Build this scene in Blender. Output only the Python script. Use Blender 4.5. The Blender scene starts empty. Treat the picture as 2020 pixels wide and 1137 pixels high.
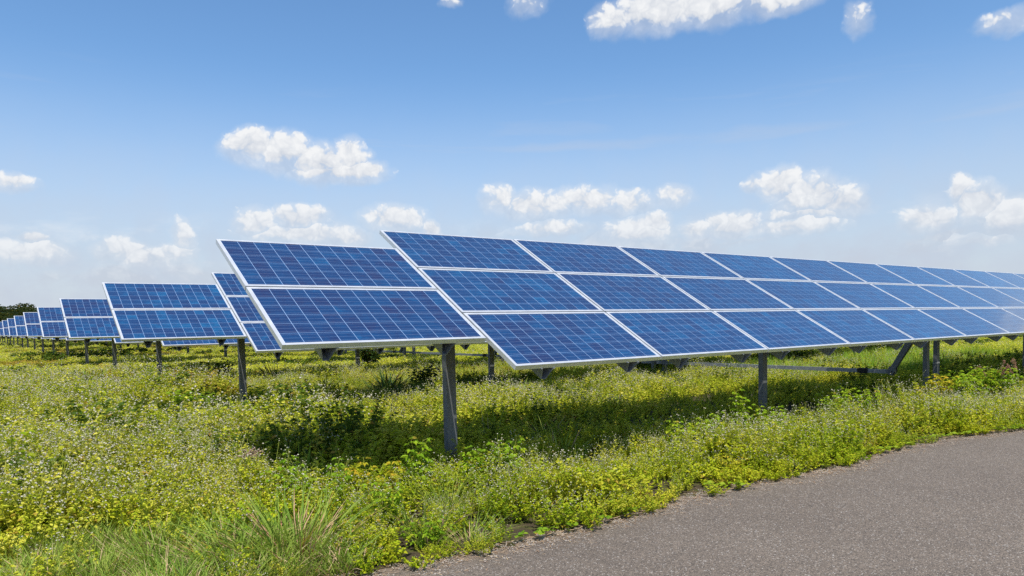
import bpy, math, random
import numpy as np
from mathutils import Matrix, Vector, Euler

C = bpy.context.scene
rng = np.random.default_rng(7)
random.seed(7)

# ------------------------------------------------------------------ camera
F_PX, W_PX = 1419.04, 2020.0
YAW, PITCH, ROLL = 0.922408, -0.0596348, -0.0205827
CAM = Vector((-3.96517, -6.46617, 1.63093))
fwd = Vector((math.cos(PITCH) * math.cos(YAW), math.cos(PITCH) * math.sin(YAW), math.sin(PITCH)))
rt0 = Vector((math.sin(YAW), -math.cos(YAW), 0))
up0 = rt0.cross(fwd)
rt = rt0 * math.cos(ROLL) + up0 * math.sin(ROLL)
up = -rt0 * math.sin(ROLL) + up0 * math.cos(ROLL)
cd = bpy.data.cameras.new('camera')
cam = bpy.data.objects.new('camera', cd)
C.collection.objects.link(cam)
cam.matrix_world = Matrix(((rt.x, up.x, -fwd.x, CAM.x), (rt.y, up.y, -fwd.y, CAM.y), (rt.z, up.z, -fwd.z, CAM.z), (0, 0, 0, 1)))
cd.sensor_width = 36
cd.lens = F_PX / W_PX * 36
cd.shift_y = (722.36 - 568.5) / W_PX
cd.clip_start = 0.05
cd.clip_end = 6000
C.camera = cam

# ------------------------------------------------------------------ light, sky, exposure
SUN = Vector((-0.18, -0.46, 1.0)).normalized()
EXPO = 0.35
SUN_EL = math.asin(SUN.z)
SUN_ROT = math.atan2(SUN.x, SUN.y)
sl = bpy.data.lights.new('sun', 'SUN')
sl.energy = 4.6
sl.angle = math.radians(0.53)
sl.color = (1.0, 0.955, 0.87)
so = bpy.data.objects.new('sun', sl)
C.collection.objects.link(so)
so.rotation_euler = SUN.to_track_quat('Z', 'Y').to_euler()
so.location = (0, -20, 40)
C.view_settings.view_transform = 'Standard'
C.view_settings.look = 'None'
C.view_settings.exposure = EXPO
C.view_settings.gamma = 1
C.view_settings.use_curve_mapping = False
C.render.engine = 'CYCLES'
C.cycles.max_bounces = 6
C.cycles.diffuse_bounces = 3
C.cycles.glossy_bounces = 3
C.cycles.transmission_bounces = 4
C.cycles.sample_clamp_indirect = 6
C.cycles.use_denoising = False

CLOUDS = [(0.10,0.255,0.065,0.05,0.8),(2.3,0.30,0.12,0.05,0.9),(-0.4,0.22,0.12,0.04,0.9),(-2.2,0.5,0.2,0.08,0.8),(3.0,0.35,0.15,0.06,0.8),(1.2566,0.2299,0.0358,0.022,1),(1.2193,0.2244,0.0418,0.0249,1),(1.1781,0.2135,0.0428,0.024,1),(1.1339,0.2212,0.0239,0.0242,0.9),(1.1358,0.2045,0.0477,0.0154,1),(1.1688,0.2024,0.0587,0.0128,0.9),(0.7799,0.3815,0.0282,0.0205,0.9),(0.7232,0.3867,0.0527,0.0258,1),(0.6518,0.3851,0.0636,0.0232,0.95),(0.5711,0.3817,0.0604,0.0162,0.85),(0.4766,0.3463,0.0179,0.0235,0.5),(0.3211,0.3144,0.0351,0.014,0.5),(0.8918,0.405,0.0342,0.018,0.45),(0.9909,0.4099,0.0177,0.0078,0.4),(0.5647,0.1686,0.0281,0.0225,1),(0.5285,0.1513,0.0463,0.0261,1),(0.4922,0.142,0.0265,0.0196,1),(0.5968,0.1693,0.02,0.0114,0.7),(0.5284,0.1313,0.0684,0.01,0.7),(0.3681,0.1417,0.0121,0.0172,0.9),(0.348,0.1259,0.0275,0.0228,1),(0.3198,0.1083,0.0265,0.0203,1),(0.4006,0.1123,0.0294,0.0166,1),(0.3385,0.0832,0.0292,0.0081,0.5),(0.9351,0.1674,0.0292,0.0201,0.72),(0.8831,0.1575,0.0556,0.0228,0.72),(0.8137,0.1634,0.0481,0.02,0.78),(0.7591,0.1571,0.0407,0.0186,0.78),(0.6986,0.1619,0.0344,0.0183,0.55),(0.8593,0.1285,0.0458,0.0115,0.85),(0.7425,0.119,0.0459,0.0215,0.95),(0.7222,0.1301,0.0228,0.0173,0.9),(0.6726,0.1178,0.0197,0.0119,0.85),(0.6221,0.1216,0.0357,0.0169,0.95),(0.5403,0.1164,0.0529,0.0114,0.85),(1.2573,0.1359,0.0261,0.0192,0.95),(1.202,0.1436,0.036,0.0182,0.85),(1.1977,0.1215,0.0774,0.0158,0.85),(1.152,0.1193,0.0437,0.0133,0.8),(1.0774,0.1423,0.0476,0.0187,0.8),(1.0284,0.128,0.0124,0.0162,0.95),(1.4134,0.0972,0.0304,0.017,0.75),(1.3442,0.1145,0.0163,0.0237,0.85),(1.352,0.0944,0.0231,0.015,0.8),(1.3863,0.0899,0.0503,0.0148,0.7),(1.5043,0.1085,0.0165,0.0069,0.8),(1.511,0.091,0.0435,0.0149,0.7),(1.5204,0.168,0.0256,0.0111,0.75)]


class NT:
    """small helper to write node trees"""
    def __init__(s, tree):
        s.t = tree
        s.n = tree.nodes
        s.l = tree.links

    def put(s, sock, v):
        if v is None:
            return
        if isinstance(v, bpy.types.NodeSocket):
            s.l.new(v, sock)
        else:
            if isinstance(v, tuple) and len(v) == 3 and sock.type == 'RGBA':
                v = v + (1.0,)
            sock.default_value = v

    def math(s, op, a, b=None, c=None, clamp=False):
        n = s.n.new('ShaderNodeMath')
        n.operation = op
        n.use_clamp = clamp
        for i, v in enumerate((a, b, c)):
            s.put(n.inputs[i], v)
        return n.outputs[0]

    def vec(s, op, a, b=None, c=None, out=0):
        n = s.n.new('ShaderNodeVectorMath')
        n.operation = op
        for i, v in enumerate((a, b, c)):
            s.put(n.inputs[i], v)
        return n.outputs['Value'] if out == 'v' else n.outputs[out]

    def noise(s, vec, scale, detail=4, rough=0.55, dist=0.0):
        n = s.n.new('ShaderNodeTexNoise')
        s.put(n.inputs['Vector'], vec)
        n.inputs['Scale'].default_value = scale
        n.inputs['Detail'].default_value = detail
        n.inputs['Roughness'].default_value = rough
        n.inputs['Distortion'].default_value = dist
        return n.outputs['Fac']

    def smooth(s, v, a, b, lo=0.0, hi=1.0):
        n = s.n.new('ShaderNodeMapRange')
        n.interpolation_type = 'SMOOTHSTEP'
        s.put(n.inputs[0], v)
        for i, q in enumerate((a, b, lo, hi)):
            s.put(n.inputs[i + 1], q)
        return n.outputs[0]

    def lin(s, v, a, b, lo=0.0, hi=1.0):
        n = s.n.new('ShaderNodeMapRange')
        s.put(n.inputs[0], v)
        for i, q in enumerate((a, b, lo, hi)):
            s.put(n.inputs[i + 1], q)
        return n.outputs[0]

    def mix(s, f, a, b, mode='MIX'):
        n = s.n.new('ShaderNodeMix')
        n.data_type = 'RGBA'
        n.blend_type = mode
        s.put(n.inputs[0], f)
        s.put(n.inputs[6], a)
        s.put(n.inputs[7], b)
        return n.outputs[2]

    def mixf(s, f, a, b):
        n = s.n.new('ShaderNodeMix')
        s.put(n.inputs[0], f)
        s.put(n.inputs[2], a)
        s.put(n.inputs[3], b)
        return n.outputs[0]

    def ramp(s, f, stops):
        n = s.n.new('ShaderNodeValToRGB')
        s.put(n.inputs[0], f)
        e = n.color_ramp.elements
        while len(e) < len(stops):
            e.new(0.5)
        for i, (p, c) in enumerate(stops):
            e[i].position = p
            e[i].color = c + (1.0,)
        return n.outputs[0]


def build_world():
    w = bpy.data.worlds.new('World')
    C.world = w
    w.use_nodes = True
    t = NT(w.node_tree)
    t.n.clear()
    out = t.n.new('ShaderNodeOutputWorld')
    sky = t.n.new('ShaderNodeTexSky')
    sky.sky_type = 'NISHITA'
    sky.sun_disc = False
    sky.sun_elevation = SUN_EL
    sky.sun_rotation = SUN_ROT
    sky.air_density = 1.0
    sky.dust_density = 0.6
    sky.ozone_density = 1.6
    hsv = t.n.new('ShaderNodeHueSaturation')
    hsv.inputs['Saturation'].default_value = 1.20
    t.put(hsv.inputs['Color'], sky.outputs[0])
    co = t.n.new('ShaderNodeTexCoord').outputs['Generated']
    sep = t.n.new('ShaderNodeSeparateXYZ')
    t.put(sep.inputs[0], co)
    az = t.math('ARCTAN2', sep.outputs[1], sep.outputs[0])
    el = t.math('ARCSINE', sep.outputs[2])
    cmb = t.n.new('ShaderNodeCombineXYZ')
    t.put(cmb.inputs[0], az)
    t.put(cmb.inputs[1], el)
    P = cmb.outputs[0]
    # puffy displacement of the cloud outlines
    nz = t.n.new('ShaderNodeTexNoise')
    t.put(nz.inputs['Vector'], P)
    nz.inputs['Scale'].default_value = 38
    nz.inputs['Detail'].default_value = 5
    off = t.vec('MULTIPLY_ADD', nz.outputs['Color'], (0.034, 0.020, 0), (-0.017, -0.010, 0))
    PD = t.vec('ADD', P, off)
    acc = yacc = None
    for (a, e, ra, re, amt) in CLOUDS:
        v = t.vec('MULTIPLY_ADD', PD, (1 / ra, 1 / re, 0), (-a / ra, -e / re, 0))
        d = t.vec('DOT_PRODUCT', v, v, out='v')
        f = t.math('MULTIPLY_ADD', d, -0.8, amt)
        sp = t.n.new('ShaderNodeSeparateXYZ')
        t.put(sp.inputs[0], v)
        if acc is None:
            acc, yacc = f, sp.outputs[1]
        else:
            gt = t.math('GREATER_THAN', f, acc)
            yacc = t.mixf(gt, yacc, sp.outputs[1])
            acc = t.math('SMOOTH_MAX', f, acc, 0.25)
    n1 = t.noise(P, 60, 8, 0.62)
    n2 = t.noise(P, 16, 4, 0.5)
    acc = t.math('ADD', acc, 0.16)

    def billow(scale, w):
        vo = t.n.new('ShaderNodeTexVoronoi')
        vo.feature = 'SMOOTH_F1'
        vo.inputs['Smoothness'].default_value = 0.35
        vo.inputs['Scale'].default_value = scale
        vo.voronoi_dimensions = '2D'
        t.put(vo.inputs['Vector'], PD)
        return t.math('MULTIPLY_ADD', vo.outputs['Distance'], -w, w * 0.42)
    bil = t.math('ADD', t.math('ADD', billow(42, 0.80), billow(95, 0.50)), billow(210, 0.30))
    dens = t.math('ADD', acc, bil)
    dens = t.math('ADD', dens, t.math('MULTIPLY_ADD', n1, 0.9, -0.45))
    dens = t.math('ADD', dens, t.math('MULTIPLY_ADD', n2, 0.8, -0.40))
    dmax = t.math('MAXIMUM', dens, -1.0)
    wid = t.lin(t.smooth(yacc, -0.7, 0.5), 0, 1, 1.30, 0.72)
    alpha = t.smooth(t.math('DIVIDE', dmax, wid), 0.02, 1.0)
    soft = t.smooth(t.math('MULTIPLY_ADD', n2, 0.8, t.math('MULTIPLY_ADD', n1, 0.5, t.math('ADD', acc, -0.60))), -0.35, 0.8, 0.0, 0.48)
    alpha = t.math('MAXIMUM', t.math('MULTIPLY', alpha, t.smooth(yacc, -1.1, -0.25, 0.15, 0.98)), soft)
    alpha = t.math('MULTIPLY', alpha, t.smooth(el, 0.06, 0.20, 0.74, 1.0))
    # the far bank of low cloud, half lost in haze, seen edge on above the horizon
    bs = t.n.new('ShaderNodeVectorMath')
    bs.operation = 'MULTIPLY'
    t.put(bs.inputs[0], P)
    bs.inputs[1].default_value = (9.0, 24.0, 1)
    nb = t.noise(bs.outputs[0], 1.0, 7, 0.58, 0.3)
    bank = t.math('MULTIPLY', t.smooth(nb, 0.47, 0.68, 0.0, 0.55), t.smooth(el, 0.155, 0.095))
    bank = t.math('MULTIPLY', bank, t.smooth(el, 0.0, 0.04))
    alpha = t.math('MAXIMUM', alpha, bank)
    # thin veils: streaks of high cirrus and the pale layer over the horizon
    stz = t.n.new('ShaderNodeVectorMath')
    stz.operation = 'MULTIPLY'
    t.put(stz.inputs[0], P)
    stz.inputs[1].default_value = (3.0, 26.0, 1)
    n3 = t.noise(stz.outputs[0], 1.2, 5, 0.55, 0.6)
    veil = t.math('MULTIPLY', t.smooth(n3, 0.40, 0.72, 0.0, 0.36), t.smooth(el, 0.34, 0.22, 0.0, 1.0))
    # one long thin streak of cirrus that widens to the right
    ec = t.math('ABSOLUTE', t.math('SUBTRACT', el, t.math('MULTIPLY_ADD', n2, 0.014, 0.226)))
    sw = t.lin(az, 1.10, 0.30, 0.010, 0.036)
    streak = t.math('MULTIPLY', t.smooth(t.math('DIVIDE', ec, sw), 1.0, 0.0), t.smooth(az, 1.12, 0.85))
    streak = t.math('MULTIPLY', streak, t.smooth(n3, 0.25, 0.70, 0.22, 0.50))
    veil = t.math('MAXIMUM', veil, streak)
    low = t.smooth(el, 0.04, 0.34, 0.95, 0.0)
    n4 = t.noise(P, 22, 5, 0.55)
    lowc = t.math('MULTIPLY', low, t.smooth(n4, 0.25, 0.75, 0.86, 1.0))
    lowc = t.math('MULTIPLY', lowc, t.smooth(el, -0.05, 0.0))
    # colours
    # broad sunlit tops and slightly greyer undersides
    shade = t.math('MULTIPLY_ADD', yacc, 0.38, 0.60)
    shade = t.math('ADD', shade, t.math('MULTIPLY_ADD', n1, 0.5, -0.25))
    shade = t.math('ADD', shade, t.math('MULTIPLY', bil, 0.9), clamp=True)
    ccol = t.mix(shade, (0.60, 0.65, 0.74), (0.96, 0.97, 0.98))
    k = 1.0 / (2 ** EXPO)
    b_sky = t.n.new('ShaderNodeBackground')
    t.put(b_sky.inputs[0], hsv.outputs[0])
    b_sky.inputs[1].default_value = 0.138
    b_veil = t.n.new('ShaderNodeBackground')
    b_veil.inputs[0].default_value = (0.545, 0.605, 0.725, 1)
    b_veil.inputs[1].default_value = k
    b_cl = t.n.new('ShaderNodeBackground')
    t.put(b_cl.inputs[0], ccol)
    b_cl.inputs[1].default_value = k * 0.95
    m1 = t.n.new('ShaderNodeMixShader')
    t.put(m1.inputs[0], t.math('MAXIMUM', veil, lowc))
    t.l.new(b_sky.outputs[0], m1.inputs[1])
    t.l.new(b_veil.outputs[0], m1.inputs[2])
    m2 = t.n.new('ShaderNodeMixShader')
    t.put(m2.inputs[0], alpha)
    t.l.new(m1.outputs[0], m2.inputs[1])
    t.l.new(b_cl.outputs[0], m2.inputs[2])
    t.l.new(m2.outputs[0], out.inputs[0])


build_world()

# ------------------------------------------------------------------ helpers
def new_mat(name):
    m = bpy.data.materials.new(name)
    m.use_nodes = True
    t = NT(m.node_tree)
    t.n.clear()
    out = t.n.new('ShaderNodeOutputMaterial')
    return m, t, out


def principled(t, out, col, rough, metal=0.0, spec=0.5, bump=None, bstr=0.2, bdist=0.005):
    p = t.n.new('ShaderNodeBsdfPrincipled')
    t.put(p.inputs['Base Color'], col)
    t.put(p.inputs['Roughness'], rough)
    t.put(p.inputs['Metallic'], metal)
    t.put(p.inputs['Specular IOR Level'], spec)
    if bump is not None:
        b = t.n.new('ShaderNodeBump')
        b.inputs['Strength'].default_value = bstr
        b.inputs['Distance'].default_value = bdist
        t.put(b.inputs['Height'], bump)
        t.l.new(b.outputs[0], p.inputs['Normal'])
    if out is not None:
        t.l.new(p.outputs[0], out.inputs[0])
    return p


class MB:
    """collects quads/tris, builds ONE mesh"""
    def __init__(s):
        s.v, s.q, s.m, s.n = [], [], [], 0

    def add(s, verts, quads, mat=0):
        verts = np.asarray(verts, float).reshape(-1, 3)
        quads = np.asarray(quads, int).reshape(-1, 4)
        s.v.append(verts)
        s.q.append(quads + s.n)
        s.m.append(np.full(len(quads), mat, int))
        s.n += len(verts)

    def box(s, c, d, mat=0, rot=None):
        c = np.array(c, float)
        h = np.array(d, float) / 2
        v = np.array([(x, y, z) for x in (-1, 1) for y in (-1, 1) for z in (-1, 1)], float) * h
        if rot is not None:
            v = v @ np.array(rot).T
        s.add(v + c, [(0, 1, 3, 2), (4, 6, 7, 5), (0, 4, 5, 1), (2, 3, 7, 6), (0, 2, 6, 4), (1, 5, 7, 3)], mat)

    def tube(s, pts, rad, n=6, mat=0):
        pts = np.asarray(pts, float)
        rad = np.broadcast_to(np.asarray(rad, float), (len(pts),))
        tan = np.gradient(pts, axis=0)
        tan /= np.linalg.norm(tan, axis=1, keepdims=True) + 1e-9
        ref = np.array([0.31, 0.17, 0.93]) if abs(tan[0, 2]) < 0.8 else np.array([1.0, 0.1, 0.05])
        a = np.cross(tan, ref)
        a /= np.linalg.norm(a, axis=1, keepdims=True)
        b = np.cross(tan, a)
        th = np.linspace(0, 2 * np.pi, n, endpoint=False)
        ring = (a[:, None] * np.cos(th)[None, :, None] + b[:, None] * np.sin(th)[None, :, None]) * rad[:, None, None]
        v = (pts[:, None] + ring).reshape(-1, 3)
        q = []
        for i in range(len(pts) - 1):
            for j in range(n):
                k = (j + 1) % n
                q.append((i * n + j, i * n + k, (i + 1) * n + k, (i + 1) * n + j))
        s.add(v, q, mat)

    def mesh(s, name, mats, smooth=False):
        me = bpy.data.meshes.new(name)
        v = np.concatenate(s.v)
        q = np.concatenate(s.q)
        mi = np.concatenate(s.m)
        tri = q[:, 2] == q[:, 3]
        n = len(q)
        me.vertices.add(len(v))
        me.vertices.foreach_set('co', v.ravel())
        cnt = np.where(tri, 3, 4)
        start = np.concatenate([[0], np.cumsum(cnt)[:-1]])
        flat = q.ravel()[np.stack([np.ones(n, bool), np.ones(n, bool), np.ones(n, bool), ~tri], 1).ravel()]
        me.loops.add(len(flat))
        me.loops.foreach_set('vertex_index', flat)
        me.polygons.add(n)
        me.polygons.foreach_set('loop_start', start)
        me.polygons.foreach_set('loop_total', cnt)
        me.polygons.foreach_set('material_index', mi)
        me.polygons.foreach_set('use_smooth', np.full(n, bool(smooth)))
        for m in mats:
            me.materials.append(m)
        me.update(calc_edges=True)
        return me


def obj(name, me, parent=None, loc=(0, 0, 0), rot=(0, 0, 0), coll=None):
    o = bpy.data.objects.new(name, me)
    (coll or C.collection).objects.link(o)
    o.location = loc
    o.rotation_euler = rot
    if parent:
        o.parent = parent
    return o


def tag(o, label=None, cat=None, group=None, kind=None):
    for k, v in (('label', label), ('category', cat), ('group', group), ('kind', kind)):
        if v:
            o[k] = v
    return o


def thing(name, label, cat, loc=(0, 0, 0), rotz=0.0, group=None):
    return tag(obj(name, None, None, loc, (0, 0, rotz)), label, cat, group)


def bevel_obj(o, w, seg=2):
    m = o.modifiers.new('edge', 'BEVEL')
    m.width = w
    m.segments = seg
    m.limit_method = 'ANGLE'


# ------------------------------------------------------------------ materials
def pos(t):
    return t.n.new('ShaderNodeNewGeometry').outputs['Position']


def mat_frame():
    m, t, out = new_mat('anodised_frame')
    n = t.noise(t.n.new('ShaderNodeTexCoord').outputs['Object'], 9, 4)
    col = t.mix(n, (0.66, 0.665, 0.66), (0.80, 0.80, 0.79))
    principled(t, out, col, t.lin(n, 0.3, 0.7, 0.30, 0.42), 0.55, 0.5)
    return m


def mat_cells():
    m, t, out = new_mat('solar_cells')
    tc = t.n.new('ShaderNodeTexCoord').outputs['Object']
    info = t.n.new('ShaderNodeObjectInfo')
    sep = t.n.new('ShaderNodeSeparateXYZ')
    t.put(sep.inputs[0], tc)
    # cell grid, 12 x 6, centred
    px, py = 0.1578, 0.1548
    cx = t.math('MULTIPLY_ADD', sep.outputs[0], 1 / px, 6.0)
    cy = t.math('MULTIPLY_ADD', sep.outputs[1], 1 / py, 3.0)
    fx = t.math('FRACT', cx)
    fy = t.math('FRACT', cy)
    ix = t.math('FLOOR', cx)
    iy = t.math('FLOOR', cy)
    dx = t.math('MULTIPLY', t.math('SUBTRACT', 0.5, t.math('ABSOLUTE', t.math('SUBTRACT', fx, 0.5))), px)
    dy = t.math('MULTIPLY', t.math('SUBTRACT', 0.5, t.math('ABSOLUTE', t.math('SUBTRACT', fy, 0.5))), py)
    gx = t.math('LESS_THAN', dx, 0.0021)
    gy = t.math('LESS_THAN', dy, 0.0014)
    edge = t.math('GREATER_THAN', t.math('ABSOLUTE', sep.outputs[0]), px * 6)
    edge2 = t.math('GREATER_THAN', t.math('ABSOLUTE', sep.outputs[1]), py * 3)
    # three bus bars per cell, along the panel's length
    fb = t.math('FRACT', t.math('MULTIPLY_ADD', fy, 3.0, 0.0))
    bus = t.math('LESS_THAN', t.math('ABSOLUTE', t.math('SUBTRACT', fb, 0.5)), 0.017)
    # one random number per cell
    cb = t.n.new('ShaderNodeCombineXYZ')
    t.put(cb.inputs[0], ix)
    t.put(cb.inputs[1], iy)
    t.put(cb.inputs[2], t.math('MULTIPLY', info.outputs['Random'], 97.0))
    wn = t.n.new('ShaderNodeTexWhiteNoise')
    t.put(wn.inputs['Vector'], cb.outputs[0])
    ofs = t.vec('MULTIPLY_ADD', wn.outputs['Color'], (7.0, 7.0, 7.0), tc)
    crystal = t.n.new('ShaderNodeTexVoronoi')
    crystal.inputs['Scale'].default_value = 42
    t.put(crystal.inputs['Vector'], ofs)
    str_ = t.n.new('ShaderNodeVectorMath')
    str_.operation = 'MULTIPLY'
    t.put(str_.inputs[0], ofs)
    str_.inputs[1].default_value = (5.0, 24.0, 1.0)
    streak = t.noise(str_.outputs[0], 1.0, 4, 0.6)
    blotch = t.noise(ofs, 6.5, 3, 0.5)
    v = t.math('MULTIPLY_ADD', wn.outputs['Value'], 0.44, t.math('MULTIPLY_ADD', streak, 0.55, t.math('MULTIPLY', blotch, 0.55)))
    cs = t.n.new('ShaderNodeSeparateColor')
    t.put(cs.inputs[0], crystal.outputs['Color'])
    v = t.math('MULTIPLY_ADD', cs.outputs[0], 0.16, v)
    v = t.math('MULTIPLY_ADD', info.outputs['Random'], 0.20, v)
    col = t.ramp(t.lin(v, 0.45, 1.48), [(0.0, (0.018, 0.014, 0.055)), (0.28, (0.008, 0.021, 0.080)), (0.62, (0.004, 0.038, 0.122)), (1.0, (0.004, 0.095, 0.225))])
    col = t.mix(bus, col, (0.15, 0.21, 0.33))
    col = t.mix(t.math('MAXIMUM', gx, gy), col, (0.25, 0.37, 0.56))
    col = t.mix(t.math('MAXIMUM', edge, edge2), col, (0.66, 0.69, 0.73))
    p = principled(t, out, col, 0.32, 0.0, 0.35)
    p.inputs['Coat Weight'].default_value = 1.0
    p.inputs['Coat Roughness'].default_value = 0.07
    p.inputs['Coat IOR'].default_value = 1.42
    return m


def mat_steel(name, a, b, rough=0.5, metal=0.6):
    m, t, out = new_mat(name)
    tc = t.n.new('ShaderNodeTexCoord').outputs['Object']
    n = t.noise(tc, 14, 6, 0.6)
    vo = t.n.new('ShaderNodeTexVoronoi')
    vo.inputs['Scale'].default_value = 55
    t.put(vo.inputs['Vector'], tc)
    s = t.n.new('ShaderNodeSeparateColor')
    t.put(s.inputs[0], vo.outputs['Color'])
    f = t.math('MULTIPLY_ADD', s.outputs[0], 0.4, t.math('MULTIPLY', n, 0.8))
    col = t.mix(t.lin(f, 0.3, 0.95), a, b)
    principled(t, out, col, t.lin(n, 0.3, 0.7, rough - 0.1, rough + 0.12), metal, 0.5)
    return m


def mat_leaf(name, stops, trans=0.38, ochre=0.5, far=0.0):
    """leaf colour varies per leaf, per plant and over the field"""
    m, t, out = new_mat(name)
    g = t.n.new('ShaderNodeNewGeometry')
    info = t.n.new('ShaderNodeObjectInfo')
    P = g.outputs['Position']
    big = t.noise(P, 0.23, 3, 0.5)
    mid = t.noise(P, 1.1, 3, 0.5)
    f = t.math('MULTIPLY', g.outputs['Random Per Island'], 0.42)
    f = t.math('MULTIPLY_ADD', info.outputs['Random'], 0.26, f)
    f = t.math('MULTIPLY_ADD', mid, 0.75, f)
    f = t.lin(f, 0.30, 1.14)
    col = t.ramp(f, stops)
    if ochre:
        oc = t.math('MULTIPLY', t.smooth(big, 0.50, 0.70), ochre)
        oc = t.math('MULTIPLY', oc, t.math('MULTIPLY_ADD', g.outputs['Random Per Island'], 0.8, 0.3), clamp=True)
        col = t.mix(oc, col, (0.56, 0.42, 0.110))
    # a few spent leaves, yellow to rust
    old = t.math('GREATER_THAN', t.math('FRACT', t.math('MULTIPLY', g.outputs['Random Per Island'], 17.31)), 0.955)
    col = t.mix(t.math('MULTIPLY', old, 0.75), col, (0.42, 0.25, 0.05))
    p = principled(t, None, col, 0.6, 0.0, 0.12)
    tr = t.n.new('ShaderNodeBsdfTranslucent')
    t.put(tr.inputs[0], t.mix(0.35, col, (0.50, 0.55, 0.04)))
    mx = t.n.new('ShaderNodeMixShader')
    mx.inputs[0].default_value = trans
    t.l.new(p.outputs[0], mx.inputs[1])
    t.l.new(tr.outputs[0], mx.inputs[2])
    t.l.new(mx.outputs[0], out.inputs[0])
    return m


def mat_plain(name, a, b, rough=0.8, trans=0.0):
    m, t, out = new_mat(name)
    g = t.n.new('ShaderNodeNewGeometry')
    col = t.mix(g.outputs['Random Per Island'], a, b)
    p = principled(t, None, col, rough, 0.0, 0.25)
    tr = t.n.new('ShaderNodeBsdfTranslucent')
    t.put(tr.inputs[0], col)
    mx = t.n.new('ShaderNodeMixShader')
    mx.inputs[0].default_value = trans
    t.l.new(p.outputs[0], mx.inputs[1])
    t.l.new(tr.outputs[0], mx.inputs[2])
    t.l.new(mx.outputs[0], out.inputs[0])
    return m


def mat_ground():
    m, t, out = new_mat('field_soil')
    P = pos(t)
    a = t.noise(P, 0.35, 4)
    b = t.noise(P, 7, 6, 0.65)
    c = t.noise(P, 60, 4, 0.6)
    soil = t.mix(t.lin(c, 0.3, 0.7), (0.030, 0.024, 0.015), (0.085, 0.066, 0.042))
    green = t.mix(b, (0.035, 0.050, 0.010), (0.11, 0.12, 0.025))
    sp = t.n.new('ShaderNodeSeparateXYZ')
    t.put(sp.inputs[0], P)
    near = t.smooth(t.vec('LENGTH', P, out='v'), 60, 150)
    f = t.math('MAXIMUM', t.smooth(b, 0.48, 0.62, 0, 0.6), near)
    col = t.mix(f, soil, green)
    col = t.mix(t.math('MULTIPLY', near, t.smooth(a, 0.4, 0.65)), col, (0.22, 0.20, 0.055))
    principled(t, out, col, 0.95, 0, 0.1, bump=c, bstr=0.6, bdist=0.02)
    return m


def mat_asphalt():
    m, t, out = new_mat('asphalt')
    P = pos(t)
    big = t.noise(P, 0.55, 4, 0.6)
    mid = t.noise(P, 9, 5, 0.6)
    fine = t.noise(P, 190, 3, 0.7)
    v = t.n.new('ShaderNodeTexVoronoi')
    v.inputs['Scale'].default_value = 125
    v.inputs['Randomness'].default_value = 1
    t.put(v.inputs['Vector'], P)
    s = t.n.new('ShaderNodeSeparateColor')
    t.put(s.inputs[0], v.outputs['Color'])
    v2 = t.n.new('ShaderNodeTexVoronoi')
    v2.inputs['Scale'].default_value = 230
    t.put(v2.inputs['Vector'], P)
    s2 = t.n.new('ShaderNodeSeparateColor')
    t.put(s2.inputs[0], v2.outputs['Color'])
    base = t.mix(t.lin(big, 0.3, 0.7), (0.118, 0.096, 0.077), (0.158, 0.130, 0.104))
    base = t.mix(t.lin(mid, 0.3, 0.75, 0, 0.4), base, (0.178, 0.144, 0.112))
    st = t.math('MULTIPLY_ADD', s.outputs[0], 0.55, t.math('MULTIPLY', s2.outputs[1], 0.55))
    col = t.mix(1.0, base, t.ramp(st, [(0.10, (0.34, 0.34, 0.34)), (0.42, (0.84, 0.84, 0.84)), (0.7, (1.22, 1.20, 1.18)), (1.0, (1.9, 1.85, 1.78))]), 'MULTIPLY')
    # pale chips and dark pits between the stones
    chip = t.math('GREATER_THAN', s.outputs[1], 0.965)
    col = t.mix(t.math('MULTIPLY', chip, 0.75), col, (0.44, 0.41, 0.37))
    pit = t.math('MULTIPLY', t.smooth(fine, 0.53, 0.66), 0.72)
    col = t.mix(pit, col, (0.035, 0.032, 0.030))
    # soil washed on to the margin
    dx = t.n.new('ShaderNodeAttribute')
    dx.attribute_name = 'rim'
    rim = t.math('ADD', dx.outputs['Fac'], t.math('MULTIPLY_ADD', mid, 0.9, -0.45))
    col = t.mix(t.smooth(rim, 0.45, 1.0, 0, 0.75), col, t.mix(fine, (0.11, 0.078, 0.055), (0.27, 0.20, 0.145)))
    h = t.math('MULTIPLY_ADD', v.outputs['Distance'], -1.0, t.math('MULTIPLY', fine, 0.5))
    principled(t, out, col, 0.85, 0, 0.35, bump=h, bstr=0.9, bdist=0.006)
    return m


M_FRAME = mat_frame()
M_CELL = mat_cells()
M_BACK = mat_plain('backsheet', (0.62, 0.63, 0.64), (0.66, 0.66, 0.66), 0.6)
M_STEEL = mat_steel('galvanised_steel', (0.20, 0.21, 0.22), (0.34, 0.355, 0.37), 0.5, 0.45)
M_POST = mat_steel('weathered_post_steel', (0.125, 0.132, 0.138), (0.20, 0.21, 0.22), 0.55, 0.35)
M_TAPE = mat_plain('pale_band', (0.45, 0.46, 0.46), (0.5, 0.5, 0.5), 0.5)
M_DARK = mat_plain('black_joint', (0.015, 0.015, 0.016), (0.03, 0.03, 0.03), 0.6)
M_GROUND = mat_ground()
M_ASPHALT = mat_asphalt()
LEAFY = [(0.0, (0.13, 0.21, 0.010)), (0.28, (0.36, 0.455, 0.018)), (0.6, (0.64, 0.63, 0.055)), (1.0, (0.84, 0.75, 0.17))]
M_LEAF = mat_leaf('weed_leaf', LEAFY, 0.40, 0.30)
M_VERGE = mat_leaf('verge_leaf', [(0.0, (0.060, 0.160, 0.004)), (0.3, (0.28, 0.41, 0.008)), (0.62, (0.54, 0.59, 0.022)), (1.0, (0.76, 0.68, 0.06))], 0.42, 0.25)
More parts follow.
